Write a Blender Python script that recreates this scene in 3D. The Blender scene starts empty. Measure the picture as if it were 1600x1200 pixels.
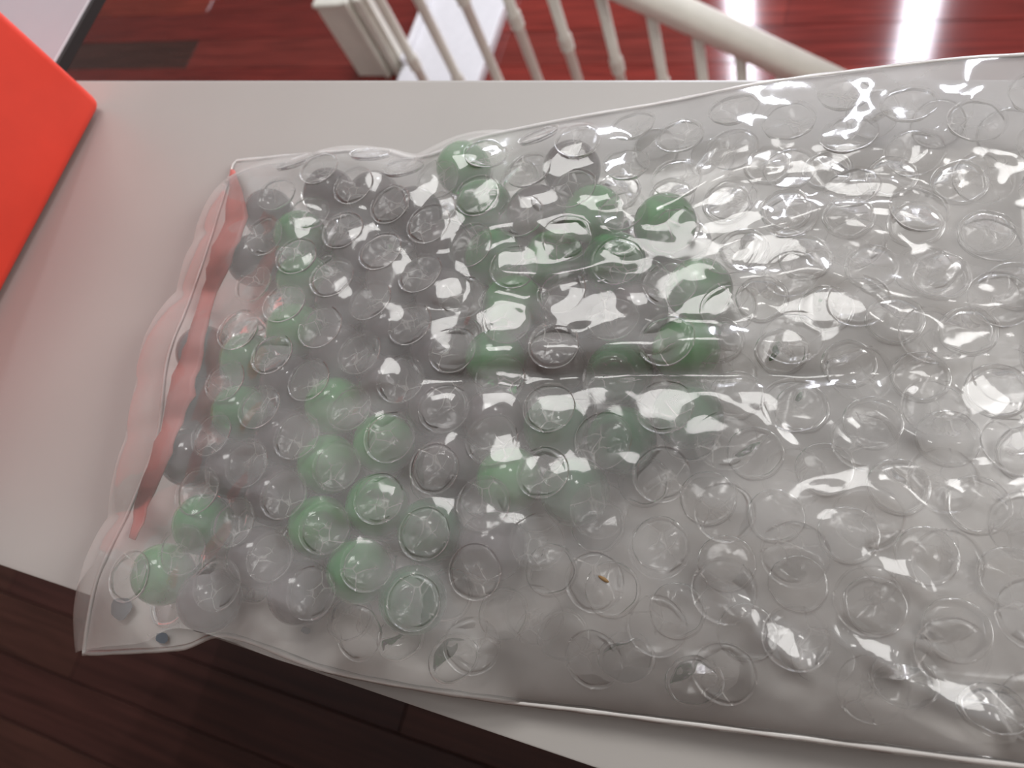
import bpy, bmesh, math, random
from mathutils import Vector, Matrix, noise
C = bpy.context.scene
COL = C.collection
random.seed(11)

# ------------------------------------------------------------------ camera
F = 1225.0
SH = 1.05                                   # height of the ledge top
CAM = Vector((0.0, 0.0, SH + 0.150))
AX = Vector((3017, 472, -1225)).normalized()     # world X, Y, Z seen in camera axes (right, down, forward)
AZ = -Vector((415, 530, 1225)).normalized()
AY = AZ.cross(AX).normalized(); AX = AY.cross(AZ).normalized()
cd = bpy.data.cameras.new('camera'); cam = bpy.data.objects.new('camera', cd); COL.objects.link(cam)
right = Vector((AX.x, AY.x, AZ.x)); down = Vector((AX.y, AY.y, AZ.y)); fwd = Vector((AX.z, AY.z, AZ.z))
R = Matrix((right, -down, -fwd)).transposed()
cam.matrix_world = Matrix.Translation(CAM) @ R.to_4x4()
cd.sensor_width = 36; cd.lens = F / 1600 * 36; cd.clip_start = 0.005; cd.clip_end = 60
cd.dof.use_dof = True; cd.dof.focus_distance = 0.150; cd.dof.aperture_fstop = 24
C.camera = cam

def ray(px, py):
    c = Vector((px - 800, py - 600, F))
    return Vector((AX.dot(c), AY.dot(c), AZ.dot(c)))
def at_z(px, py, z):
    r = ray(px, py); return CAM + r * ((z - CAM.z) / r.z)
def at_y(px, py, y):
    r = ray(px, py); return CAM + r * ((y - CAM.y) / r.y)

# ------------------------------------------------------------------ light
w = bpy.data.worlds.new('world'); C.world = w; w.use_nodes = True
bg = w.node_tree.nodes['Background']; bg.inputs[0].default_value = (0.96, 0.97, 1.0, 1); bg.inputs[1].default_value = 0.57
def area(name, loc, target, sx, sy, power, col=(1, 1, 1)):
    l = bpy.data.lights.new(name, 'AREA'); l.shape = 'RECTANGLE'; l.size = sx; l.size_y = sy; l.energy = power; l.color = col
    o = bpy.data.objects.new(name, l); COL.objects.link(o); o.location = loc
    o.rotation_euler = (Vector(target) - Vector(loc)).to_track_quat('-Z', 'Y').to_euler(); return o
area('added_glare_light', (-0.80, 1.50, SH + 2.6), (0, 0.1, SH), 1.1, 0.8, 33, (1.0, 0.985, 0.96))  # added overhead area light, placed so the film catches glare
area('added_side_fill', (2.3, 0.75, SH + 1.25), (-0.1, 0.08, SH), 1.3, 1.0, 42, (1.0, 0.98, 0.96))  # added fill from the right, brightens the face of the red box
area('added_top_fill', (0.55, 1.0, SH + 2.3), (0, 0.1, SH), 0.4, 0.3, 7, (1.0, 0.98, 0.96))  # small overhead light added for more glare on the bag
area('daylight_window_1', (-0.935, 4.40, 1.55), (-0.935, 0, 1.55), 0.165, 3.6, 115, (0.86, 0.89, 1.0))
area('daylight_window_2', (0.185, 4.40, 1.55), (0.185, 0, 1.55), 0.19, 3.6, 125, (0.86, 0.89, 1.0))
C.view_settings.view_transform = 'Standard'; C.view_settings.look = 'None'
C.view_settings.gamma = 1; C.view_settings.use_curve_mapping = False
C.view_settings.exposure = -0.22
try:
    C.cycles.transparent_max_bounces = 16; C.cycles.max_bounces = 6; C.cycles.diffuse_bounces = 3; C.cycles.glossy_bounces = 3
    C.cycles.adaptive_threshold = 0.07; C.cycles.caustics_reflective = False; C.cycles.caustics_refractive = False
except Exception: pass

# ------------------------------------------------------------------ materials
def nt(name):
    m = bpy.data.materials.new(name); m.use_nodes = True; n = m.node_tree
    for x in list(n.nodes): n.nodes.remove(x)
    return m, n, n.nodes.new('ShaderNodeOutputMaterial')
def noise_bump(n, scale, strength, dist=0.001, detail=4, coord='Object'):
    tc = n.nodes.new('ShaderNodeTexCoord'); t = n.nodes.new('ShaderNodeTexNoise')
    t.inputs['Scale'].default_value = scale; t.inputs['Detail'].default_value = detail
    b = n.nodes.new('ShaderNodeBump'); b.inputs['Strength'].default_value = strength; b.inputs['Distance'].default_value = dist
    n.links.new(tc.outputs[coord], t.inputs['Vector']); n.links.new(t.outputs['Fac'], b.inputs['Height']); return b, t
def paint(name, col, rough=0.45, var=0.06, scale=30, coat=0.0, bump=0.15, spec=0.5):
    m, n, o = nt(name)
    p = n.nodes.new('ShaderNodeBsdfPrincipled'); p.inputs['Roughness'].default_value = rough
    p.inputs['Coat Weight'].default_value = coat; p.inputs['Specular IOR Level'].default_value = spec
    b, t = noise_bump(n, scale, bump, 0.0006)
    r = n.nodes.new('ShaderNodeValToRGB')
    r.color_ramp.elements[0].position = 0.3; r.color_ramp.elements[1].position = 0.7
    r.color_ramp.elements[0].color = tuple(c * (1 - var) for c in col) + (1,)
    r.color_ramp.elements[1].color = tuple(min(1, c * (1 + var)) for c in col) + (1,)
    n.links.new(t.outputs['Fac'], r.inputs[0]); n.links.new(r.outputs[0], p.inputs['Base Color'])
    n.links.new(b.outputs[0], p.inputs['Normal']); n.links.new(p.outputs[0], o.inputs[0]); return m
def wood(name, col, rough=0.10):
    m, n, o = nt(name)
    p = n.nodes.new('ShaderNodeBsdfPrincipled'); p.inputs['Roughness'].default_value = rough
    tc = n.nodes.new('ShaderNodeTexCoord'); mp = n.nodes.new('ShaderNodeMapping'); mp.inputs['Scale'].default_value = (1.2, 26, 26)
    t = n.nodes.new('ShaderNodeTexNoise'); t.inputs['Scale'].default_value = 3; t.inputs['Detail'].default_value = 7; t.inputs['Distortion'].default_value = 0.5
    r = n.nodes.new('ShaderNodeValToRGB')
    r.color_ramp.elements[0].position = 0.3; r.color_ramp.elements[1].position = 0.75
    r.color_ramp.elements[0].color = tuple(c * 0.55 for c in col) + (1,)
    r.color_ramp.elements[1].color = tuple(c * 1.3 for c in col) + (1,)
    n.links.new(tc.outputs['Object'], mp.inputs[0]); n.links.new(mp.outputs[0], t.inputs['Vector'])
    n.links.new(t.outputs['Fac'], r.inputs[0]); n.links.new(r.outputs[0], p.inputs['Base Color'])
    b = n.nodes.new('ShaderNodeBump'); b.inputs['Strength'].default_value = 0.03; b.inputs['Distance'].default_value = 0.001
    n.links.new(t.outputs['Fac'], b.inputs['Height']); n.links.new(b.outputs[0], p.inputs['Normal'])
    n.links.new(p.outputs[0], o.inputs[0]); return m
def film(name, haze, edge, col=(0.99, 0.955, 0.915), rough=0.15, bscale=200, bstr=0.15, gloss=1.0, haze_var=0.12, vs=0, line=0.0, vb=0.5):
    """thin plastic: clear part, milky scattering part (stronger where the film is seen on edge), glossy skin"""
    m, n, o = nt(name); L = n.links
    tr = n.nodes.new('ShaderNodeBsdfTransparent'); tr.inputs[0].default_value = (0.99, 0.99, 0.99, 1)
    df = n.nodes.new('ShaderNodeBsdfDiffuse'); df.inputs[0].default_value = col + (1,)
    tl = n.nodes.new('ShaderNodeBsdfTranslucent'); tl.inputs[0].default_value = col + (1,)
    mt = n.nodes.new('ShaderNodeMixShader'); mt.inputs[0].default_value = 0.28
    L.new(df.outputs[0], mt.inputs[1]); L.new(tl.outputs[0], mt.inputs[2])
    fr = n.nodes.new('ShaderNodeFresnel'); fr.inputs['IOR'].default_value = 1.5
    b, t = noise_bump(n, bscale, bstr, 0.0004, 3)
    tc = n.nodes.new('ShaderNodeTexCoord'); t2 = n.nodes.new('ShaderNodeTexNoise'); t2.inputs['Scale'].default_value = 45; t2.inputs['Detail'].default_value = 5
    L.new(tc.outputs['Object'], t2.inputs['Vector'])
    mr = n.nodes.new('ShaderNodeMapRange'); mr.inputs[1].default_value = 0.3; mr.inputs[2].default_value = 0.7
    mr.inputs[3].default_value = haze - haze_var; mr.inputs[4].default_value = haze + haze_var
    L.new(t2.outputs['Fac'], mr.inputs[0])
    if vs:                                  # crumple creases: fine whitened lines with a facet break across them
        ts = n.nodes.new('ShaderNodeTexNoise'); ts.inputs['Scale'].default_value = vs * .6; ts.inputs['Detail'].default_value = 2
        L.new(tc.outputs['Object'], ts.inputs['Vector'])
        mx = n.nodes.new('ShaderNodeMix'); mx.data_type = 'VECTOR'; mx.inputs[0].default_value = 0.0035
        L.new(tc.outputs['Object'], mx.inputs[4]); L.new(ts.outputs['Color'], mx.inputs[5])
        vo = n.nodes.new('ShaderNodeTexVoronoi'); vo.feature = 'DISTANCE_TO_EDGE'; vo.inputs['Scale'].default_value = vs
        L.new(mx.outputs[1], vo.inputs['Vector'])
        ml = n.nodes.new('ShaderNodeMapRange'); ml.inputs[1].default_value = 0.0; ml.inputs[2].default_value = 0.045
        ml.inputs[3].default_value = line; ml.inputs[4].default_value = 0.0
        L.new(vo.outputs['Distance'], ml.inputs[0])
        ga = n.nodes.new('ShaderNodeMath'); ga.operation = 'MULTIPLY'      # creases come and go
        gr = n.nodes.new('ShaderNodeMapRange'); gr.inputs[1].default_value = 0.45; gr.inputs[2].default_value = 0.62
        L.new(ts.outputs['Fac'], gr.inputs[0]); L.new(gr.outputs[0], ga.inputs[0]); L.new(ml.outputs[0], ga.inputs[1])
        ad = n.nodes.new('ShaderNodeMath'); ad.operation = 'ADD'; L.new(mr.outputs[0], ad.inputs[0]); L.new(ga.outputs[0], ad.inputs[1])
        b2 = n.nodes.new('ShaderNodeBump'); b2.inputs['Strength'].default_value = vb; b2.inputs['Distance'].default_value = 0.0012
        L.new(vo.outputs['Distance'], b2.inputs['Height']); L.new(b.outputs[0], b2.inputs['Normal'])
        b, mr = b2, ad
    ma = n.nodes.new('ShaderNodeMath'); ma.operation = 'MULTIPLY_ADD'; ma.inputs[1].default_value = edge; ma.use_clamp = True
    L.new(fr.outputs[0], ma.inputs[0]); L.new(mr.outputs[0], ma.inputs[2])
    m1 = n.nodes.new('ShaderNodeMixShader'); L.new(ma.outputs[0], m1.inputs[0]); L.new(tr.outputs[0], m1.inputs[1]); L.new(mt.outputs[0], m1.inputs[2])
    gl = n.nodes.new('ShaderNodeBsdfGlossy'); gl.inputs['Roughness'].default_value = rough; gl.inputs[0].default_value = (1, 1, 1, 1)
    L.new(b.outputs[0], gl.inputs['Normal'])
    gm = n.nodes.new('ShaderNodeMath'); gm.operation = 'MULTIPLY'; gm.inputs[1].default_value = gloss; gm.use_clamp = True
    L.new(b.outputs[0], fr.inputs['Normal'])
    L.new(fr.outputs[0], gm.inputs[0])
    m2 = n.nodes.new('ShaderNodeMixShader'); L.new(gm.outputs[0], m2.inputs[0]); L.new(m1.outputs[0], m2.inputs[1]); L.new(gl.outputs[0], m2.inputs[2])
    L.new(m2.outputs[0], o.inputs[0]); return m
def glass_ball(name, col, dark):
    m, n, o = nt(name); L = n.links
    p = n.nodes.new('ShaderNodeBsdfPrincipled'); p.inputs['Roughness'].default_value = 0.12
    p.inputs['Transmission Weight'].default_value = 0.25; p.inputs['Coat Weight'].default_value = 0.4
    b, t = noise_bump(n, 90, 0.1, 0.0004)
    r = n.nodes.new('ShaderNodeValToRGB'); r.color_ramp.elements[0].position = 0.35; r.color_ramp.elements[1].position = 0.65
    r.color_ramp.elements[0].color = dark + (1,); r.color_ramp.elements[1].color = col + (1,)
    L.new(t.outputs['Fac'], r.inputs[0]); L.new(r.outputs[0], p.inputs['Base Color']); L.new(b.outputs[0], p.inputs['Normal'])
    L.new(p.outputs[0], o.inputs[0]); return m

M_white = paint('white_ledge_paint', (0.42, 0.398, 0.372), 0.42, 0.03, 18, 0.0, 0.1)
M_rail = paint('cream_gloss_paint', (0.74, 0.71, 0.62), 0.3, 0.04, 20)
M_wall = paint('wall_paint', (0.62, 0.60, 0.56), 0.7)
M_white2 = paint('cool_white_paint', (0.72, 0.70, 0.71), 0.4, 0.03)
M_arm = paint('cool_grey_white', (0.43, 0.43, 0.46), 0.4, 0.03)
M_red = paint('red_card', (0.80, 0.060, 0.034), 0.42, 0.05, 60, 0.0, 0.15, 0.4)
M_dark = paint('dark_seam', (0.012, 0.008, 0.007), 0.6)
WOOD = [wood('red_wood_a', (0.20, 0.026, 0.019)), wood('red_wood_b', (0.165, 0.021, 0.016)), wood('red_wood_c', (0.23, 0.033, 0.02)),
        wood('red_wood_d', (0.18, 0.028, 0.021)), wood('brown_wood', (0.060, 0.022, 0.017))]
SHADED_WOOD = [wood('shaded_wood_a', (0.085, 0.030, 0.022), .3), wood('shaded_wood_b', (0.065, 0.024, 0.019), .3), wood('shaded_wood_c', (0.10, 0.036, 0.025), .3), wood('shaded_wood_d', (0.075, 0.03, 0.022), .3)]  # shade in front of the ledge is darkened into these wood colours
M_top = film('clear_bubble_film', 0.19, 0.45, haze_var=0.07, gloss=1.0, rough=0.085, bscale=120, bstr=0.22)
M_bub = film('bubble_film', 0.04, 1.5, rough=0.2, bscale=400, bstr=0.4, haze_var=0.03, gloss=0.75, vs=230, line=0.42, vb=0.45)
M_low = film('under_film', 0.88, 0.5, haze_var=0.07)
M_lowb = film('under_bubble_film', 0.10, 1.8, rough=0.14, haze_var=0.04)
M_reflection = paint('red_reflection_paint', (0.56, 0.12, 0.095), 0.5, 0.15, 70)  # reflection of the red box put into a flat colour
M_crumb = paint('brown_speck', (0.22, 0.13, 0.05), 0.8)
M_ink = paint('faded_blue_print', (0.20, 0.23, 0.27), 0.7)
GREEN = [glass_ball('green_glass_a', (0.035, 0.40, 0.075), (0.02, 0.28, 0.05)), glass_ball('green_glass_b', (0.08, 0.50, 0.11), (0.05, 0.38, 0.075)),
         glass_ball('deep_green_glass', (0.004, 0.22, 0.055), (0.003, 0.14, 0.035))]
GREY = [glass_ball('purple_grey_glass_a', (0.15, 0.105, 0.12), (0.08, 0.055, 0.065)), glass_ball('purple_grey_glass_b', (0.20, 0.16, 0.17), (0.12, 0.09, 0.10))]

# ------------------------------------------------------------------ helpers
def link_mesh(name, me, parent=None, mat=None, smooth=False):
    if mat: me.materials.append(mat)
    if smooth:
        for p in me.polygons: p.use_smooth = True
    o = bpy.data.objects.new(name, me); COL.objects.link(o); o.parent = parent; return o
def from_bm(name, bm, mat, parent=None, smooth=False):
    bmesh.ops.recalc_face_normals(bm, faces=bm.faces)
    me = bpy.data.meshes.new(name); bm.to_mesh(me); bm.free(); return link_mesh(name, me, parent, mat, smooth)
def box_bm(x0, x1, y0, y1, z0, z1, bev=0.0, seg=2, bm=None):
    bm = bm or bmesh.new()
    r = bmesh.ops.create_cube(bm, size=1)
    for v in r['verts']:
        v.co = Vector(((x0 + x1) / 2 + v.co.x * (x1 - x0), (y0 + y1) / 2 + v.co.y * (y1 - y0), (z0 + z1) / 2 + v.co.z * (z1 - z0)))
    if bev:
        es = {e for v in r['verts'] for e in v.link_edges}
        bmesh.ops.bevel(bm, geom=list(es), offset=bev, segments=seg, profile=0.5, affect='EDGES')
    return bm
def empty(name, loc, label, cat, group=None):
    o = bpy.data.objects.new(name, None); o.empty_display_size = 0.02; COL.objects.link(o); o.location = loc
    o['label'] = label; o['category'] = cat
    if group: o['group'] = group
    return o
def struct(o, label=None):
    o['kind'] = 'structure'
    if label: o['label'] = label; 
    return o
def lathe(name, prof, mat, parent, loc, seg=20):
    bm = bmesh.new(); rings = []
    for r, z in prof:
        rings.append([bm.verts.new((r * math.cos(2 * math.pi * k / seg), r * math.sin(2 * math.pi * k / seg), z)) for k in range(seg)])
    for a, b in zip(rings, rings[1:]):
        for k in range(seg): bm.faces.new((a[k], a[(k + 1) % seg], b[(k + 1) % seg], b[k]))
    bm.faces.new(rings[0][::-1]); bm.faces.new(rings[-1])
    o = from_bm(name, bm, mat, parent, True); o.location = loc; return o

# ------------------------------------------------------------------ room
LY0, LY1 = -0.0156, 0.1364                  # front and back edge of the ledge
LOW = CAM.z - 2.05                         # lower floor
def plank_floor(name, x0, x1, y0, y1, z, width, label, special=None, off=0.0, lens=(0.9, 1.6), woods=None):
    woods = woods or WOOD
    slab = struct(from_bm(name, box_bm(x0, x1, y0, y1, z - 0.06, z - 0.016), M_dark), label)
    cache = {}
    y = y0 + off - width
    row = 0
    while y < y1 - 0.003:
        ya, yb = max(y, y0) + 0.0009, min(y + width, y1) - 0.0009
        if yb - ya > 0.01:
            x = x0 - random.uniform(0, 0.8)
            while x < x1:
                ln = random.uniform(*lens); xa, xb = max(x, x0), min(x + ln, x1)
                mi = random.choice([0, 0, 1, 1, 2, 3])
                if special and abs((y + width / 2) - special[0]) < width * 0.5:
                    if xa < special[1] < xb + 0.3 and x < special[1]:
                        xb = special[1]; ln = xb - x; mi = 4
                if xb - xa > 0.02:
                    me_bm = box_bm(xa, xb - 0.0015, ya, yb, z - 0.016, z + random.uniform(-0.0004, 0.0003), 0.0008, 1)
                    from_bm('plank', me_bm, woods[mi], slab)
                x += ln
        y += width; row += 1
    return slab
# lower floor beyond the half wall; one brown plank stands out
seamY = 2.05 * 0.937
W1 = 0.158
off = (seamY - 0.12) % W1
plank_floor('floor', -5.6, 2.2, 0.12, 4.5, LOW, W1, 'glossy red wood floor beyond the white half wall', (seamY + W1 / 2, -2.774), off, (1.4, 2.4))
near_ref = at_z(62, 1043, 0.0).y
W0 = 0.098
plank_floor('floor', -2.6, 1.4, -0.95, 0.02, 0.0, W0, 'red brown wood floor below the front of the ledge, shade mixed into its colour', None, (near_ref + 0.95) % W0, (0.8, 1.5), SHADED_WOOD)

# half wall (L shaped) under the ledge
bm = box_bm(-0.9, 1.3, 0.012, 0.112, LOW, SH - 0.026)
struct(from_bm('wall_front', bm, M_wall), 'white painted half wall under the ledge')
M_blocker = paint('dark_light_blocker', (0.16, 0.11, 0.09), 0.5)  # dark tone chosen to cut light bouncing onto the near floor
struct(from_bm('near_light_blocker', box_bm(-2.6, 1.4, -0.95, -0.85, 0, 2.5), M_blocker))  # unseen, added to keep the near floor dark
struct(from_bm('right_light_blocker', box_bm(1.4, 1.5, -1.05, -0.05, 0, 2.5), M_blocker))  # unseen, added to close this end against stray light
struct(from_bm('left_light_blocker', box_bm(-2.7, -2.6, -1.05, -0.05, 0, 2.5), M_blocker))  # unseen, added to shut out light at the far left
struct(from_bm('top_light_blocker', box_bm(-2.6, 1.4, -1.05, -0.12, 2.5, 2.6), M_wall))  # unseen slab added to block light from above the near floor
struct(from_bm('wall_back', box_bm(-5.6, 2.2, 4.5, 4.6, LOW, 3.9), M_wall))
struct(from_bm('wall_left', box_bm(-5.7, -5.6, -0.95, 4.6, LOW, 3.9), M_wall))
for k, (cx, wd) in enumerate(((-0.935, 0.17), (0.185, 0.19))):
    bm = bmesh.new()
    for s in (-1, 1): box_bm(cx + s * (wd / 2 + 0.03) - 0.03, cx + s * (wd / 2 + 0.03) + 0.03, 4.38, 4.5, -0.35, 3.42, bm=bm)
    box_bm(cx - wd / 2 - 0.06, cx + wd / 2 + 0.06, 4.38, 4.5, 3.36, 3.42, bm=bm)
    box_bm(cx - wd / 2 - 0.06, cx + wd / 2 + 0.06, 4.36, 4.5, -0.35, -0.28, bm=bm)
    struct(from_bm('window_%d' % (k + 1), bm, M_white2), 'tall narrow stairwell window')
# ledge board: L shaped top with bullnose edges
bm = bmesh.new()
pts = [(-0.95, LY0), (1.35, LY0), (1.35, LY1), (-0.95, LY1)]
lo = [bm.verts.new((x, y, SH - 0.026)) for x, y in pts]; hi = [bm.verts.new((x, y, SH)) for x, y in pts]
bm.faces.new(lo[::-1]); bm.faces.new(hi)
for k in range(4): bm.faces.new((lo[k], lo[(k + 1) % 4], hi[(k + 1) % 4], hi[k]))
es = [e for e in bm.edges if abs(e.verts[0].co.z - e.verts[1].co.z) < 1e-6]
fe = [e for e in es if abs(e.verts[0].co.y - LY0) < 1e-5 and abs(e.verts[1].co.y - LY0) < 1e-5]
oe = [e for e in es if e not in fe]
bmesh.ops.bevel(bm, geom=oe, offset=0.0016, segments=3, profile=0.5, affect='EDGES')
fe = [e for e in bm.edges if abs(e.verts[0].co.y - LY0) < 1e-5 and abs(e.verts[1].co.y - LY0) < 1e-5 and abs(e.verts[0].co.z - e.verts[1].co.z) < 1e-6]
bmesh.ops.bevel(bm, geom=fe, offset=0.0075, segments=6, profile=0.5, affect='EDGES')
ledge = from_bm('trim_1', bm, M_white, None, False); struct(ledge, 'wide white painted ledge capping the half wall')
for p in ledge.data.polygons: p.use_smooth = abs(p.normal.z) < 0.999 and p.area < 0.05

arm = struct(from_bm('trim_2', box_bm(-0.95, -0.2650, LY1 + .0005, 1.35, SH - 0.004, SH, 0.0008, 2), M_arm), 'thin white shelf running away from the ledge behind the red box')
from_bm('edge_strip', box_bm(-0.2650, -0.2636, LY1 + .001, 1.35, SH - 0.0045, SH - .0004, 0.0003, 1), M_dark, arm)

# ------------------------------------------------------------------ stair railing
RY = 1.60
p1, p2 = at_y(1022, 0, RY), at_y(1250, 106, RY)
slope = (p2.z - p1.z) / (p2.x - p1.x)
def rail_z(x): return p1.z + slope * (x - p1.x)
rx1 = p1.x + (LOW + 0.12 - p1.z) / slope
rx0 = -1.75
rl = empty('stair_railing', (rx1, RY, LOW), 'cream painted stair railing with turned balusters and sloping handrail behind the ledge', 'railing')
def loc(o): o.matrix_parent_inverse = Matrix.Translation(-rl.location); return o
# handrail: moulded section swept along the slope
d = Vector((1, 0, slope)).normalized(); nn = Vector((-d.z, 0, d.x))
sec = [(a * 1.4, b * 1.4) for a, b in [(-.022, -.020), (.022, -.020), (.025, -.012), (.028, .002), (.028, .010), (.022, .019), (.010, .024), (-.010, .024), (-.022, .019), (-.028, .010), (-.028, .002), (-.025, -.012)]]
bm = bmesh.new(); rg = []
for x in (rx0, rx1):
    c = Vector((x, RY, rail_z(x))); rg.append([bm.verts.new(c + Vector((0, a, 0)) + nn * b) for a, b in sec])
for k in range(12): bm.faces.new((rg[0][k], rg[0][(k + 1) % 12], rg[1][(k + 1) % 12], rg[1][k]))
bm.faces.new(rg[0][::-1]); bm.faces.new(rg[1]); loc(from_bm('handrail', bm, M_rail, rl, True))
kp = at_y(885, 62, RY); K1 = rail_z(kp.x) - kp.z
kp = at_y(642, 92, RY); K2 = rail_z(kp.x) - kp.z
def baluster(x):
    zt = rail_z(x) - 0.012; h = zt - LOW
    kn = LOW + h * 0.52
    r = .0135
    prof = [(.014, 0), (.014, .02), (.010, .025), (.0125, h * .2), (.0125, h)]
    for drop in (K1, K2):
        zc = h - drop
        if zc < .07: continue
        prof += [(.0125, zc - .03), (.0165, zc - .022), (.0165, zc - .016), (.0135, zc - .008), (.0175, zc), (.0135, zc + .008), (.0165, zc + .016), (.0165, zc + .022), (.0125, zc + .03)]
    prof = [(a * 1.22, b_) for a, b_ in sorted(prof, key=lambda q: q[1])]
    loc(lathe('baluster', prof, M_rail, rl, (x, RY, LOW), 16))
for px in (628, 686, 752, 818, 884, 955, 1025, 1091, 1156, 1222):
    x = at_y(px, 64, RY).x
    baluster(x)
loc(from_bm('newel_post', box_bm(rx1 - .005, rx1 + .085, RY - .045, RY + .045, LOW, LOW + .22, .004), M_rail, rl))
# square pedestal post at the left of the balusters and the white cabinet behind them
c0 = at_z(559, 121, LOW); tp = at_y(487, 9, c0.y)
wd = at_y(606, 121, c0.y).x - c0.x
ped = empty('pedestal_post', (c0.x + wd / 2, c0.y + .05, LOW), 'square cream pedestal post left of the stair balusters', 'post')
inv = Matrix.Translation(-ped.location)
a = from_bm('shaft', box_bm(c0.x + .006, c0.x + wd - .006, c0.y + .006, c0.y + .094, LOW, tp.z - .018, .003), M_rail, ped); a.matrix_parent_inverse = inv
a = from_bm('cap', box_bm(c0.x, c0.x + wd, c0.y, c0.y + .10, tp.z - .018, tp.z, .005), M_rail, ped); a.matrix_parent_inverse = inv
a = from_bm('corner_moulding', box_bm(c0.x + wd - .008, c0.x + wd + .016, c0.y - .006, c0.y + .03, LOW, tp.z + .01, .006), M_rail, ped); a.matrix_parent_inverse = inv
for nm, x0_, x1_, back_ in (('recessed_strip', wd + .016, wd + .034, .022), ('side_moulding', wd + .034, wd + .066, .004), ('recessed_strip', wd + .066, wd + .085, .02)):
    a = from_bm(nm, box_bm(c0.x + x0_, c0.x + x1_, c0.y + back_, c0.y + .09, LOW, tp.z + .01, .003), M_rail, ped); a.matrix_parent_inverse = inv
zt = LOW + 0.05
q1 = at_z(749, 118, zt); q0 = at_z(640, 60, zt)
cb = empty('low_cabinet', (q1.x - .2, q1.y + .3, LOW), 'low white cabinet standing on the red floor behind the stair balusters', 'cabinet')
inv = Matrix.Translation(-cb.location)
xl = c0.x + wd + .095
a = from_bm('body', box_bm(xl, q1.x - .006, q1.y - .12, q1.y + .9, LOW, zt - .02, .003), M_white2, cb); a.matrix_parent_inverse = inv
a = from_bm('top', box_bm(xl - .01, q1.x, q1.y - .13, q1.y + .91, zt - .02, zt, .004), M_white2, cb); a.matrix_parent_inverse = inv
a = from_bm('raised_panel', box_bm(xl - .01, at_z(655, 30, zt + .03).x, q1.y + .05, q1.y + .9, zt, zt + .03, .004), M_white2, cb); a.matrix_parent_inverse = inv

# ------------------------------------------------------------------ red box
bx = empty('red_box', (-0.325, 0.06, SH), 'bright red card box standing on the white ledge at the left', 'box')
inv = Matrix.Translation(-bx.location)
bm = box_bm(-0.42, -0.2288, -0.004, 0.1258, SH + 0.0008, SH + 0.085, 0.0035, 4)
a = from_bm('carton', bm, M_red, bx, True); a.matrix_parent_inverse = inv
bm = box_bm(-0.423, -0.2260, -0.007, 0.1285, SH + 0.085, SH + 0.102, 0.003, 3)
a = from_bm('lid', bm, M_red, bx, True); a.matrix_parent_inverse = inv

# ------------------------------------------------------------------ glass balls
BALLS = """530 285 P;418 325 P;405 385 P;592 318 P;650 345 P;575 395 P;480 385 G;735 280 G;738 350 G;705 395 P;860 285 P;815 335 P;
935 335 T;1000 345 T;470 445 G;445 510 G;560 460 P;620 440 P;600 520 P;665 480 P;765 420 G;850 400 G;940 420 G;790 490 G;870 480 P;965 480 P;
545 550 P;690 550 P;850 550 P;345 560 P;405 570 G;465 610 P;385 635 G;320 640 P;770 560 G;960 570 D;1075 475 T;1060 560 T;
318 715 P;375 715 P;455 680 P;540 630 G;620 610 P;610 690 G;700 630 P;525 725 G;430 770 P;690 715 P;600 780 G;780 650 P;
860 640 D;780 720 G;865 740 D;955 655 D;1035 630 D;290 850 G;330 790 G;405 860 P;355 912 P;500 815 G;560 875 G;675 820 D;480 890 P;765 775 P;640 880 D"""
BR = 0.0066
BZ = SH + 0.0006 + 0.0015 + BR
balls = []
for s in BALLS.replace('\n', '').split(';'):
    a, b, c = s.split(); b = float(b); b += 40 * max(0, min(1, (400 - b) / 110)); q = at_z(float(a), b, BZ); balls.append([q.x, q.y, c])
for it in range(300):
    for i in range(len(balls)):
        for j in range(i):
            dx, dy = balls[i][0] - balls[j][0], balls[i][1] - balls[j][1]; dd = math.hypot(dx, dy)
            mn = 2 * BR + 0.0001
            if dd < mn:
                k = (mn - dd) / dd / 2; balls[i][0] += dx * k; balls[i][1] += dy * k; balls[j][0] -= dx * k; balls[j][1] -= dy * k
def ball_mesh(seed, mat):
    bm = bmesh.new(); bmesh.ops.create_icosphere(bm, subdivisions=4, radius=BR)
    for v in bm.verts:
        n_ = noise.noise(v.co * 180 + Vector((seed * 7, 0, 0))); v.co *= 1 + 0.012 * n_
    me = bpy.data.meshes.new('glass_ball'); bm.to_mesh(me); bm.free(); me.materials.append(mat)
    for p in me.polygons: p.use_smooth = True
    return me
BM = {'P': [ball_mesh(1, GREY[0]), ball_mesh(2, GREY[1])], 'G': [ball_mesh(3, GREEN[0]), ball_mesh(4, GREEN[1])],
      'T': [ball_mesh(5, GREEN[1])], 'D': [ball_mesh(6, GREEN[2])]}
def px_of(p):
    v = p - CAM; c = AX * v.x + AY * v.y + AZ * v.z
    return 800 + F * c.x / c.z, 600 + F * c.y / c.z
LAB = []
for i, (x, y, c) in enumerate(balls):
    o = bpy.data.objects.new('glass_ball', BM[c][i % len(BM[c])]); COL.objects.link(o); o.location = (x, y, BZ)
    o.rotation_euler = (random.random() * 6, random.random() * 6, random.random() * 6)
    o['category'] = 'ball'; LAB.append((o, c))

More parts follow.
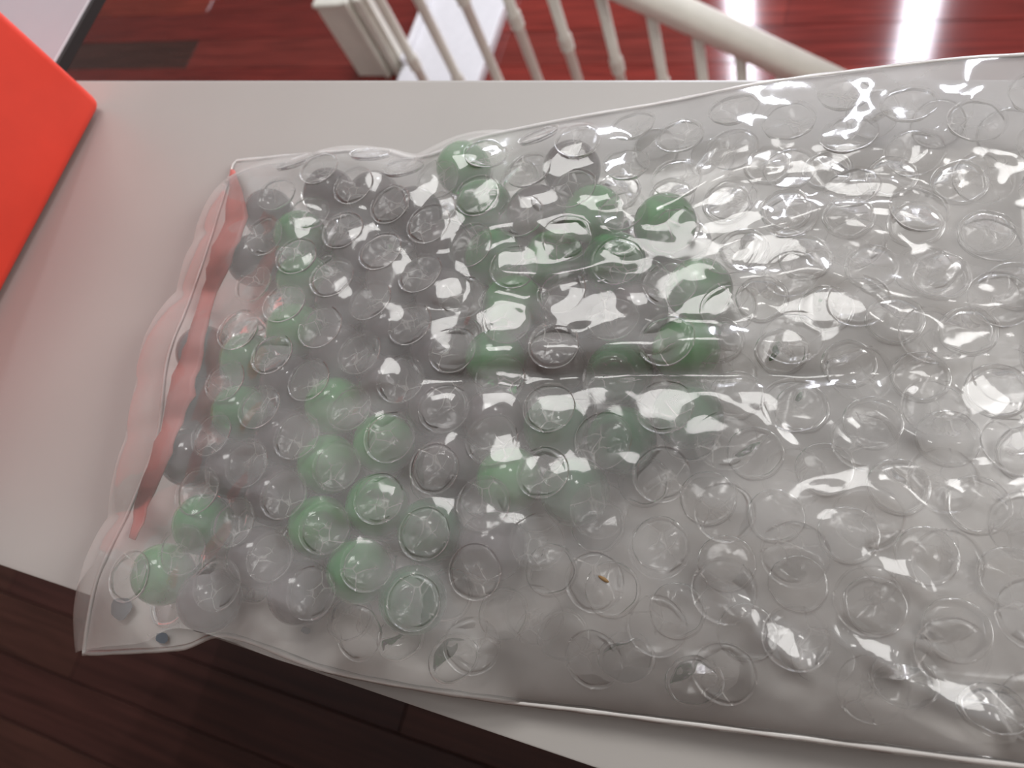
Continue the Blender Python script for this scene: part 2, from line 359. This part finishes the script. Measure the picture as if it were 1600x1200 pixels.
# ------------------------------------------------------------------ bubble wrap bag
def curve(pts):
    """pts = (t, px, py, height mm) -> function t -> world point"""
    P = [(t, at_z(a, b, SH + h / 1000)) for t, a, b, h in pts]
    def f(t):
        t = min(max(t, P[0][0]), P[-1][0])
        for k in range(len(P) - 1):
            if t <= P[k + 1][0]:
                p0 = P[max(k - 1, 0)][1]; p1_, p2_ = P[k][1], P[k + 1][1]; p3 = P[min(k + 2, len(P) - 1)][1]
                s = (t - P[k][0]) / (P[k + 1][0] - P[k][0])
                m1 = (p2_ - p0) * 0.5; m2 = (p3 - p1_) * 0.5
                return (2*s**3 - 3*s*s + 1) * p1_ + (s**3 - 2*s*s + s) * m1 + (-2*s**3 + 3*s*s) * p2_ + (s**3 - s*s) * m2
        return P[-1][1]
    return f
back = curve([(0, 366, 252, 2), (.08, 470, 242, 3), (.16, 590, 234, 4), (.21, 655, 246, 5), (.29, 755, 214, 6), (.4, 900, 184, 8), (.5, 1040, 160, 9), (.6, 1180, 132, 10), (.72, 1330, 112, 12), (.84, 1480, 94, 14), (.93, 1600, 86, 15), (1.0, 1740, 78, 15)])
front = curve([(0, 130, 1021, 1), (.035, 200, 1018, 1.0), (.10, 285, 1012, 1.5), (.15, 356, 993, 2.4), (.22, 500, 1043, 3), (.31, 635, 1072, 3.5), (.42, 785, 1094, 4.5), (.5, 912, 1109, 5.5), (.6, 1060, 1128, 6), (.71, 1250, 1152, 7.5), (.84, 1500, 1184, 8), (.89, 1600, 1196, 8), (1.0, 1790, 1215, 8)])
left = curve([(0, 130, 1021, 1), (.12, 152, 905, 1.6), (.3, 205, 790, 2), (.42, 246, 680, 2.5), (.55, 262, 560, 3), (.68, 296, 470, 2.5), (.82, 330, 370, 2), (1, 366, 252, 2)])
right_ = lambda v: front(1).lerp(back(1), v)
def patch(u, v):
    a = front(u).lerp(back(u), v); b = left(v).lerp(right_(v), u)
    c = (front(0) * (1 - u) * (1 - v) + front(1) * u * (1 - v) + back(0) * (1 - u) * v + back(1) * u * v)
    return a + b - c
NU, NV = 380, 240
grid = [[patch(i / NU, j / NV) for j in range(NV + 1)] for i in range(NU + 1)]
# wrinkle ridges laid out on the ledge plane: (px,py)-(px,py), height mm, width mm
def g(px, py): q = at_z(px, py, SH + 0.019); return q.x * 1000, q.y * 1000
RIDGES = []
def ridge(pts, h, wdt):
    P = [g(*p) for p in pts]
    for a, b in zip(P, P[1:]): RIDGES.append((a, b, h, wdt, len(RIDGES)))
GR = []
def rg_(pts, h, wdt): GR.append(([g(*p) for p in pts], h, wdt))
rg_([(480, 630), (740, 578), (1010, 572), (1300, 580), (1600, 570)], -2.6, 1.6)      # long pinch across the bag
rg_([(700, 548), (900, 535), (1020, 540), (1200, 530), (1420, 520)], 2.4, 3.2)
rg_([(740, 405), (850, 420), (1000, 395)], 1.6, 1.1)
rg_([(720, 440), (860, 455), (960, 425)], -1.2, 1.2)
rg_([(760, 345), (870, 330), (960, 350)], 1.6, 2.0)
rg_([(1010, 330), (1130, 260), (1260, 235)], 1.8, 1.5)
rg_([(1090, 360), (1200, 350), (1330, 315), (1480, 330)], 1.7, 1.5)
rg_([(1230, 260), (1340, 268), (1480, 300)], -1.2, 1.8)
rg_([(1050, 490), (1150, 440), (1260, 425), (1400, 460), (1560, 480)], 2.0, 2.0)
rg_([(1400, 600), (1470, 565), (1600, 555)], 1.5, 1.3)
rg_([(1370, 640), (1450, 690), (1600, 690)], 1.5, 1.3)
rg_([(1100, 900), (1210, 1000), (1310, 1075)], 2.0, 1.8)
rg_([(1330, 980), (1440, 1030), (1560, 1090), (1700, 1130)], 2.2, 2.0)
rg_([(1370, 1075), (1500, 1060), (1640, 1120)], -1.4, 2.0)
rg_([(1100, 610), (1180, 650), (1240, 700)], 1.3, 1.2)
rg_([(1360, 870), (1430, 900), (1500, 930)], 1.3, 1.2)
rg_([(1280, 760), (1370, 770), (1450, 810)], 1.2, 1.2)
rg_([(480, 640), (620, 600), (740, 590)], 1.4, 0.8)
rg_([(420, 700), (330, 690), (260, 690)], 0.8, 0.8)
rg_([(480, 930), (620, 980), (760, 1000)], 0.9, 1.2)
rg_([(350, 940), (400, 930), (480, 960)], 1.2, 1.0)
rg_([(960, 1090), (1060, 1040), (1180, 1060)], 1.3, 1.2)
rg_([(1580, 100), (1520, 150), (1430, 260)], 1.0, 0.8)
def seg_d(x, y, a, b):
    dx, dy = b[0] - a[0], b[1] - a[1]; t = ((x - a[0]) * dx + (y - a[1]) * dy) / (dx * dx + dy * dy)
    t = min(max(t, 0), 1); return math.hypot(x - a[0] - t * dx, y - a[1] - t * dy), t
def ridges(x, y):
    s = 0
    for P, h, wd_ in GR:
        best = 1e9; n_ = len(P) - 1; tt = 0
        for k in range(n_):
            d_, t_ = seg_d(x, y, P[k], P[k + 1])
            if d_ < best: best = d_; tt = (k + t_) / n_
        if best < wd_ * 4:
            s += h * math.exp(-(best / wd_) ** 2) * (0.35 + 0.65 * math.sin(math.pi * tt)) * (0.8 + 0.4 * noise.noise(Vector((x * .12, y * .12, h))))
    return s
bcell = {}
for x, y, c in balls:
    bcell.setdefault((int(x * 1000 // 12), int(y * 1000 // 12)), []).append((x * 1000, y * 1000))
BH = 1.5                                   # bubble height, mm
TOPB = 0.6 + BH + 2 * BR * 1000 + BH + 0.1   # film height over a ball
def ball_h(x, y):
    m = 0; cx, cy = int(x // 12), int(y // 12)
    for a in (-2, -1, 0, 1, 2):
        for b in (-2, -1, 0, 1, 2):
            for q in bcell.get((cx + a, cy + b), ()):
                d2 = (x - q[0]) ** 2 + (y - q[1]) ** 2
                m = max(m, TOPB - 0.016 * d2)
    return m
top = []
for i in range(NU + 1):
    u = i / NU; rowz = []
    for j in range(NV + 1):
        v = j / NV; p = grid[i][j]; x, y = p.x * 1000, p.y * 1000
        zb = (p.z - SH) * 1000
        ev = max(0, 1 - abs(2 * v - 1) ** 3.2) ** 0.75
        eu = min(1, u / 0.10); eu = eu * (2 - eu); er = min(1, (1 - u) / .06); er = er * (2 - er)
        T = 15.8 + 3.0 * math.sin(min(1, max(0, (u - .45) / .5)) * math.pi * .9) 
        h = max(T, ball_h(x, y) if 0 < u < .75 else 0)
        e = ev * eu * er
        bh = ball_h(x, y) - max(0, v - .90) * 60 if u < .75 else 0
        hh = zb + (h - zb) * e
        hh = max(hh, bh - .3)
        amp = min(1, e * 1.3)
        free = min(1, max(0.25, (u - .35) / .25))
        hh += amp * (1.3 * free * noise.noise(Vector((x * .035, y * .06, 3.1))) + 0.8 * free * noise.noise(Vector((x * .09 + y * .05, y * .14, 7.7))) + 0.28 * noise.noise(Vector((x * .25, y * .33, 1.3))))
        hh += amp * (0.30 * free) * (1 - 2 * abs(noise.noise(Vector((x * .12 + 9, y * .2, 5)))))
        hh += amp * ridges(x, y)
        ed = 0.25 * (1 - amp) * noise.noise(Vector((x * .15, y * .15, 9)))
        rowz.append(hh + ed)
    top.append(rowz)
def smooth(gr, n_):
    for _ in range(n_):
        ng = [r[:] for r in gr]
        for i in range(1, NU):
            a, b, c = gr[i - 1], gr[i], gr[i + 1]; o = ng[i]
            for j in range(1, NV): o[j] = (b[j] * 2 + a[j] + c[j] + b[j - 1] + b[j + 1]) / 6
        gr = ng
    return gr
top = smooth(top, 9)
GLARE_POS = Vector((-0.80, 1.50, SH + 2.6))
FAC = [(905, 480, 8.5, 5.5, .2), (880, 350, 7, 4, -.2), (800, 400, 5, 3, 0), (1110, 480, 6, 4, .1), (1290, 490, 9, 4, 0), (1540, 625, 6, 4, -.3), (1225, 1000, 6, 2.4, -.7), (1385, 1020, 7, 2.6, -.4), (1500, 1085, 8, 3, -.4), (1200, 400, 8, 4, .2), (1350, 300, 9, 3, 0), (700, 450, 4, 4, 0), (770, 495, 6, 3, .1), (800, 583, 9, 1.6, .05), (1150, 350, 7, 3, .3), (1400, 890, 5, 2, -.5), (1290, 770, 4, 1.6, 0)]  # film patches shaped and tilted to throw glare at the camera
for px, py, ra, rb, an in FAC:
    q = at_z(px, py, SH + .017); dv_ = (CAM - q).normalized(); dl_ = (GLARE_POS - q).normalized(); n_ = (dv_ + dl_).normalized()
    sx, sy = -n_.x / n_.z, -n_.y / n_.z
    ca, sa = math.cos(an), math.sin(an); xc, yc = q.x * 1000, q.y * 1000
    cells = []; sm = 0
    for i in range(1, NU):
        for j in range(1, NV):
            p = grid[i][j]; dx, dy = p.x * 1000 - xc, p.y * 1000 - yc
            if dx * dx + dy * dy > 400: continue
            a_, b_ = dx * ca + dy * sa, -dx * sa + dy * ca
            wob = 1 + .45 * noise.noise(Vector((a_ * .25, b_ * .3, px)))
            r2 = ((a_ / ra) ** 2 + (b_ / rb) ** 2) * wob
            wt = math.exp(-r2 ** 3)
            if wt > .01:
                cells.append((i, j, dx, dy, wt))
    if not cells: continue
    tw = sum(c[4] for c in cells); m0 = sum((top[c[0]][c[1]] - sx * c[2] - sy * c[3]) * c[4] for c in cells) / tw
    for i, j, dx, dy, wt in cells:
        lump = .10 * noise.noise(Vector((dx * .5, dy * .5, px)))
        top[i][j] = top[i][j] * (1 - wt) + (m0 + .4 + lump + sx * dx + sy * dy) * wt
top = smooth(top, 1)
def sheet_mesh(name, zf, step, mat, parent, invm):
    vs = []; fs = []; ni = NU // step; nj = NV // step
    for i in range(ni + 1):
        for j in range(nj + 1):
            p = grid[i * step][j * step]; vs.append((p.x, p.y, SH + zf(i * step, j * step) / 1000))
    for i in range(ni):
        for j in range(nj):
            a = i * (nj + 1) + j; fs.append((a, a + nj + 1, a + nj + 2, a + 1))
    me = bpy.data.meshes.new(name); me.from_pydata(vs, [], fs); me.update()
    o = link_mesh(name, me, parent, mat, True); o.matrix_parent_inverse = invm; return o
bag = empty('bubble_wrap_bag', (0.0, 0.06, SH), 'crinkled clear bubble wrap pouch holding green and grey balls, lying on the white ledge', 'bag')
inv = Matrix.Translation(-bag.location)
upper = sheet_mesh('upper_film', lambda i, j: top[i][j], 1, M_top, bag, inv)
def low_z(i, j):
    u, v = i / NU, j / NV; p = grid[i][j]; zb = (p.z - SH) * 1000
    m = min(1, min(v, 1 - v) / .10, u / .06, (1 - u) / .06); m = m * m * (3 - 2 * m)
    if p.y > LY1 - .004 : m *= 0.0 if p.y > LY1 + .004 else (LY1 + .004 - p.y) / .008
    return zb * (1 - m) + 0.6 * m - (0.15 if 0 < i < NU and 0 < j < NV else 0)
lower = sheet_mesh('lower_film', low_z, 4, M_low, bag, inv)
# perimeter weld: a slim flattened bead that joins both sheets
bm = bmesh.new()
loop = [grid[i][0] for i in range(0, NU + 1, 3)] + [grid[NU][j] for j in range(3, NV, 3)] + [grid[i][NV] for i in range(NU, -1, -3)] + [grid[0][j] for j in range(NV - 3, 0, -3)]
rings = []
for k, p in enumerate(loop):
    t = (loop[(k + 1) % len(loop)] - loop[k - 1]); t.z = 0; t.normalize(); s = Vector((t.y, -t.x, 0))
    hw = 0.0006 + 0.0002 * noise.noise(p * 200)
    q = Vector((p.x, p.y, p.z))
    rings.append([bm.verts.new(q + s * hw), bm.verts.new(q + Vector((0, 0, .00035))), bm.verts.new(q - s * hw), bm.verts.new(q - Vector((0, 0, .00035)))])
for k in range(len(rings)):
    a, b = rings[k], rings[(k + 1) % len(rings)]
    for m in range(4): bm.faces.new((a[m], a[(m + 1) % 4], b[(m + 1) % 4], b[m]))
o = from_bm('edge_weld', bm, M_low, bag, True); o.matrix_parent_inverse = inv

# bubbles: domes with creased caps, hanging inside the upper film, standing on the lower
def bubble_mesh(seed, r, h, mat, name):
    rnd = random.Random(seed); S = 36
    cre = [(rnd.uniform(0, math.pi), rnd.uniform(-.45, .45) * r, rnd.uniform(.10, .26)) for _ in range(6)]
    prof = [(1.06, 0.0), (1.0, .05), (.985, .35), (.96, .62), (.91, .82), (.83, .94), (.70, .99), (.55, 1), (.42, 1), (.3, 1), (.2, 1), (.1, 1)]
    vs = []; fs = []
    def crease(x, y, a):
        z = 0
        for th, c, k in cre: z += k * abs(x * math.cos(th) + y * math.sin(th) - c)
        return (z - .10 * r) * a
    dent = rnd.uniform(.1, .4)
    for q, (rr, hh) in enumerate(prof):
        for s in range(S):
            a = 2 * math.pi * s / S; x, y = rr * r * math.cos(a), rr * r * math.sin(a)
            wob = 1 + (.03 * math.sin(3 * a + seed) + .02 * math.sin(7 * a + seed * 2)) * min(1, q / 3)
            z = hh * h - crease(x, y, 0.9 * max(0, 1 - rr * .55)) * (1 if q > 3 else 0)
            vs.append((x * wob, y * wob, -max(z, 0)))
    vs.append((0, 0, -(h - crease(0, 0, .9))))
    for q in range(len(prof) - 1):
        for s in range(S): a = q * S + s; b = q * S + (s + 1) % S; fs.append((a, b, b + S, a + S))
    l = (len(prof) - 1) * S
    for s in range(S): fs.append((l + s, l + (s + 1) % S, len(vs) - 1))
    me = bpy.data.meshes.new(name); me.from_pydata(vs, [], fs); me.materials.append(mat)
    for p in me.polygons: p.use_smooth = True
    return me
RB = 0.0050
UB = [bubble_mesh(k + 1, RB, BH / 1000, M_bub, 'bubble') for k in range(8)]
LB = [bubble_mesh(k + 31, RB, BH / 1000, M_lowb, 'bubble') for k in range(4)]
def inside_uv(x, y):
    # nearest grid cell by coarse search then refine
    best = None
    for i in range(0, NU + 1, 10):
        for j in range(0, NV + 1, 10):
            p = grid[i][j]; d_ = (p.x - x) ** 2 + (p.y - y) ** 2
            if best is None or d_ < best[0]: best = (d_, i, j)
    _, bi, bj = best
    for i in range(max(0, bi - 10), min(NU, bi + 10) + 1):
        for j in range(max(0, bj - 10), min(NV, bj + 10) + 1):
            p = grid[i][j]; d_ = (p.x - x) ** 2 + (p.y - y) ** 2
            if d_ < best[0]: best = (d_, i, j)
    return best
zr = SH + 0.019
o0 = at_z(430, 766, zr); e1 = (at_z(690, 627, zr) - o0) / 3; e1.z = 0
pitch = e1.length
print('bubble pitch mm', pitch * 1000)
e1 = e1.normalized() * max(.0112, min(.0125, pitch))
e2 = Matrix.Rotation(-math.pi / 3, 3, 'Z') @ e1
nb = 0
def place(meshes, o0, e1, e2, zf, flip, parent, lim):
    n_ = 0
    for a in range(-45, 46):
        for b in range(-45, 46):
            p = o0 + e1 * a + e2 * b
            if not (-.24 < p.x < .2 and -.03 < p.y < .19): continue
            d_, i, j = inside_uv(p.x, p.y)
            if d_ > (.0012) ** 2: continue
            u, v = i / NU, j / NV
            if u < .075 or u > .985: continue
            P = grid[i][j]
            # keep clear of the edges
            ed = min((P - grid[i][0]).length, (P - grid[i][NV]).length, (P - grid[0][j]).length)
            if ed < RB * 1.15: continue
            x_, y_ = px_of(Vector((p.x, p.y, SH + .018)))
            if x_ > 1690 or y_ > 1260: continue
            if not flip and p.y > LY1 - .006: continue
            i0, i1, j0, j1 = max(0, i - 5), min(NU, i + 5), max(0, j - 5), min(NV, j + 5)
            z = SH + zf(i, j) / 1000
            du = Vector((grid[i1][j].x - grid[i0][j].x, grid[i1][j].y - grid[i0][j].y, (zf(i1, j) - zf(i0, j)) / 1000))
            dv = Vector((grid[i][j1].x - grid[i][j0].x, grid[i][j1].y - grid[i][j0].y, (zf(i, j1) - zf(i, j0)) / 1000))
            nrm = du.cross(dv).normalized()
            if nrm.z < 0: nrm = -nrm
            room = (zf(i, j) - low_z(i, j)) if flip else 99
            sc = min(1.0, max(.25, (room - 1.0) / 2.6)) if flip else 1.0
            o = bpy.data.objects.new('bubble', random.choice(meshes)); COL.objects.link(o); o.parent = parent
            q = nrm.to_track_quat('Z', 'Y') if flip else (-nrm).to_track_quat('Z', 'Y')
            o.rotation_mode = 'QUATERNION'
            from mathutils import Quaternion
            o.rotation_quaternion = q @ Quaternion((0, 0, 1), random.random() * 6.28)
            s = random.uniform(.96, 1.03)
            o.scale = (s, s, s * sc)
            o.location = Vector((p.x, p.y, z)) - nrm * (0.00008 if flip else -0.00008)
            n_ += 1
    return n_
# parents sit at the bag's base so bubbles keep world coordinates
n1 = place(UB, o0, e1, e2, lambda i, j: top[i][j], True, upper, 300)
f1 = Matrix.Rotation(math.radians(17), 3, 'Z') @ e1; f2 = Matrix.Rotation(-math.pi / 3, 3, 'Z') @ f1
n2 = place(LB, o0 + Vector((.004, .003, 0)), f1, f2, low_z, False, lower, 300)
print('bubbles', n1, n2)

# reflection of the red box in the closed end, built as a coloured band
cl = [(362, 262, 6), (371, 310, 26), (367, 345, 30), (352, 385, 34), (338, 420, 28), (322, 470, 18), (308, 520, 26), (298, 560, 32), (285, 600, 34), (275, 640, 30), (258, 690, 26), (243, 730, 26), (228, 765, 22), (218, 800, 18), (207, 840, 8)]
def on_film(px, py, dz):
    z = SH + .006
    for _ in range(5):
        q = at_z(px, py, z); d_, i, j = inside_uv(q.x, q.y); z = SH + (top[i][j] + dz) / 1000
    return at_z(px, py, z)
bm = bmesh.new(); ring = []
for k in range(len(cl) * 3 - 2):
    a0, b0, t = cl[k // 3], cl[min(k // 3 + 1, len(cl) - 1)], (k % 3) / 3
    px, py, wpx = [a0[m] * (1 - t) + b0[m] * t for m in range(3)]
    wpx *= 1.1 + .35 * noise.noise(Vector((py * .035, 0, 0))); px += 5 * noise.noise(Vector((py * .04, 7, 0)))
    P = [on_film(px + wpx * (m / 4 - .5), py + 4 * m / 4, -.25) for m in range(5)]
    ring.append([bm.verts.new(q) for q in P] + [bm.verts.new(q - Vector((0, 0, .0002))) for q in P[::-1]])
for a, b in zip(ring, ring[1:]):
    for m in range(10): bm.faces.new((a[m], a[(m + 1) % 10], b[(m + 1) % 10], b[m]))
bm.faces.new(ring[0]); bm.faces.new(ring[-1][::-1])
o = from_bm('red_reflection_band', bm, M_reflection, bag, True); o.matrix_parent_inverse = inv; o['label'] = 'red box reflection built as a coloured band in the closed end of the bag'
# faint bluish print patches at the lower corner
for (px, py, a, b) in ((190, 950, 26, 20), (253, 997, 15, 9), (478, 985, 9, 6)):
    c = at_z(px, py, SH + .0022); bm = bmesh.new()
    n_ = 14; vv = []
    for k in range(n_):
        t = 2 * math.pi * k / n_; rr = 1 + .25 * noise.noise(Vector((math.cos(t) * 1.5, math.sin(t) * 1.5, px)))
        vv.append(bm.verts.new(c + Vector((math.cos(t) * a * rr * .00012, math.sin(t) * b * rr * .00012, 0))))
    f = bm.faces.new(vv); r_ = bmesh.ops.extrude_face_region(bm, geom=[f])
    for e in r_['geom']:
        if isinstance(e, bmesh.types.BMVert): e.co.z += .0001
    o = from_bm('print_patch', bm, M_ink, bag); o.matrix_parent_inverse = inv; o['label'] = 'faded blue grey print patch on the film'
# brown crumb on the film
d_, i, j = inside_uv(at_z(936, 902, SH + .018).x, at_z(936, 902, SH + .018).y)
c = Vector((grid[i][j].x, grid[i][j].y, SH + top[i][j] / 1000 + .0002))
bm = bmesh.new(); bmesh.ops.create_icosphere(bm, subdivisions=2, radius=1)
for v in bm.verts:
    k = 1 + .25 * noise.noise(v.co * 2); v.co = Vector((v.co.x * .0011 * k, v.co.y * .00035 * k, v.co.z * .00025 * k))
o = from_bm('crumb', bm, M_crumb, None, True); o.location = c; o.rotation_euler = (0, 0, -.3)
o['label'] = 'tiny brown crumb lying on top of the bubble film'; o['category'] = 'crumb'

# ------------------------------------------------------------------ labels for the balls
names = {'P': 'purplish grey', 'G': 'light green', 'D': 'deep green', 'T': 'pale teal'}
ORD = ['first', 'second', 'third', 'fourth', 'fifth', 'sixth', 'seventh', 'eighth', 'ninth', 'tenth']
rows = {}
for o, c in LAB:
    x_, y_ = px_of(o.location); rows.setdefault(min(7, int((y_ - 270) // 82)), []).append((x_, o, c))
for r_, row in rows.items():
    row.sort(key=lambda t: t[0]); cnt = {}
    tot = {c: sum(1 for t in row if t[2] == c) for _, _, c in row}
    for x_, o, c in row:
        k = cnt.get(c, 0); cnt[c] = k + 1
        which = 'the only %s one' % names[c] if tot[c] == 1 else '%s %s one from the left' % (ORD[k], names[c])
        o['label'] = 'round ball, %s in the %s row from the back' % (which, ORD[r_])
        o['group'] = 'balls inside the bubble wrap bag'
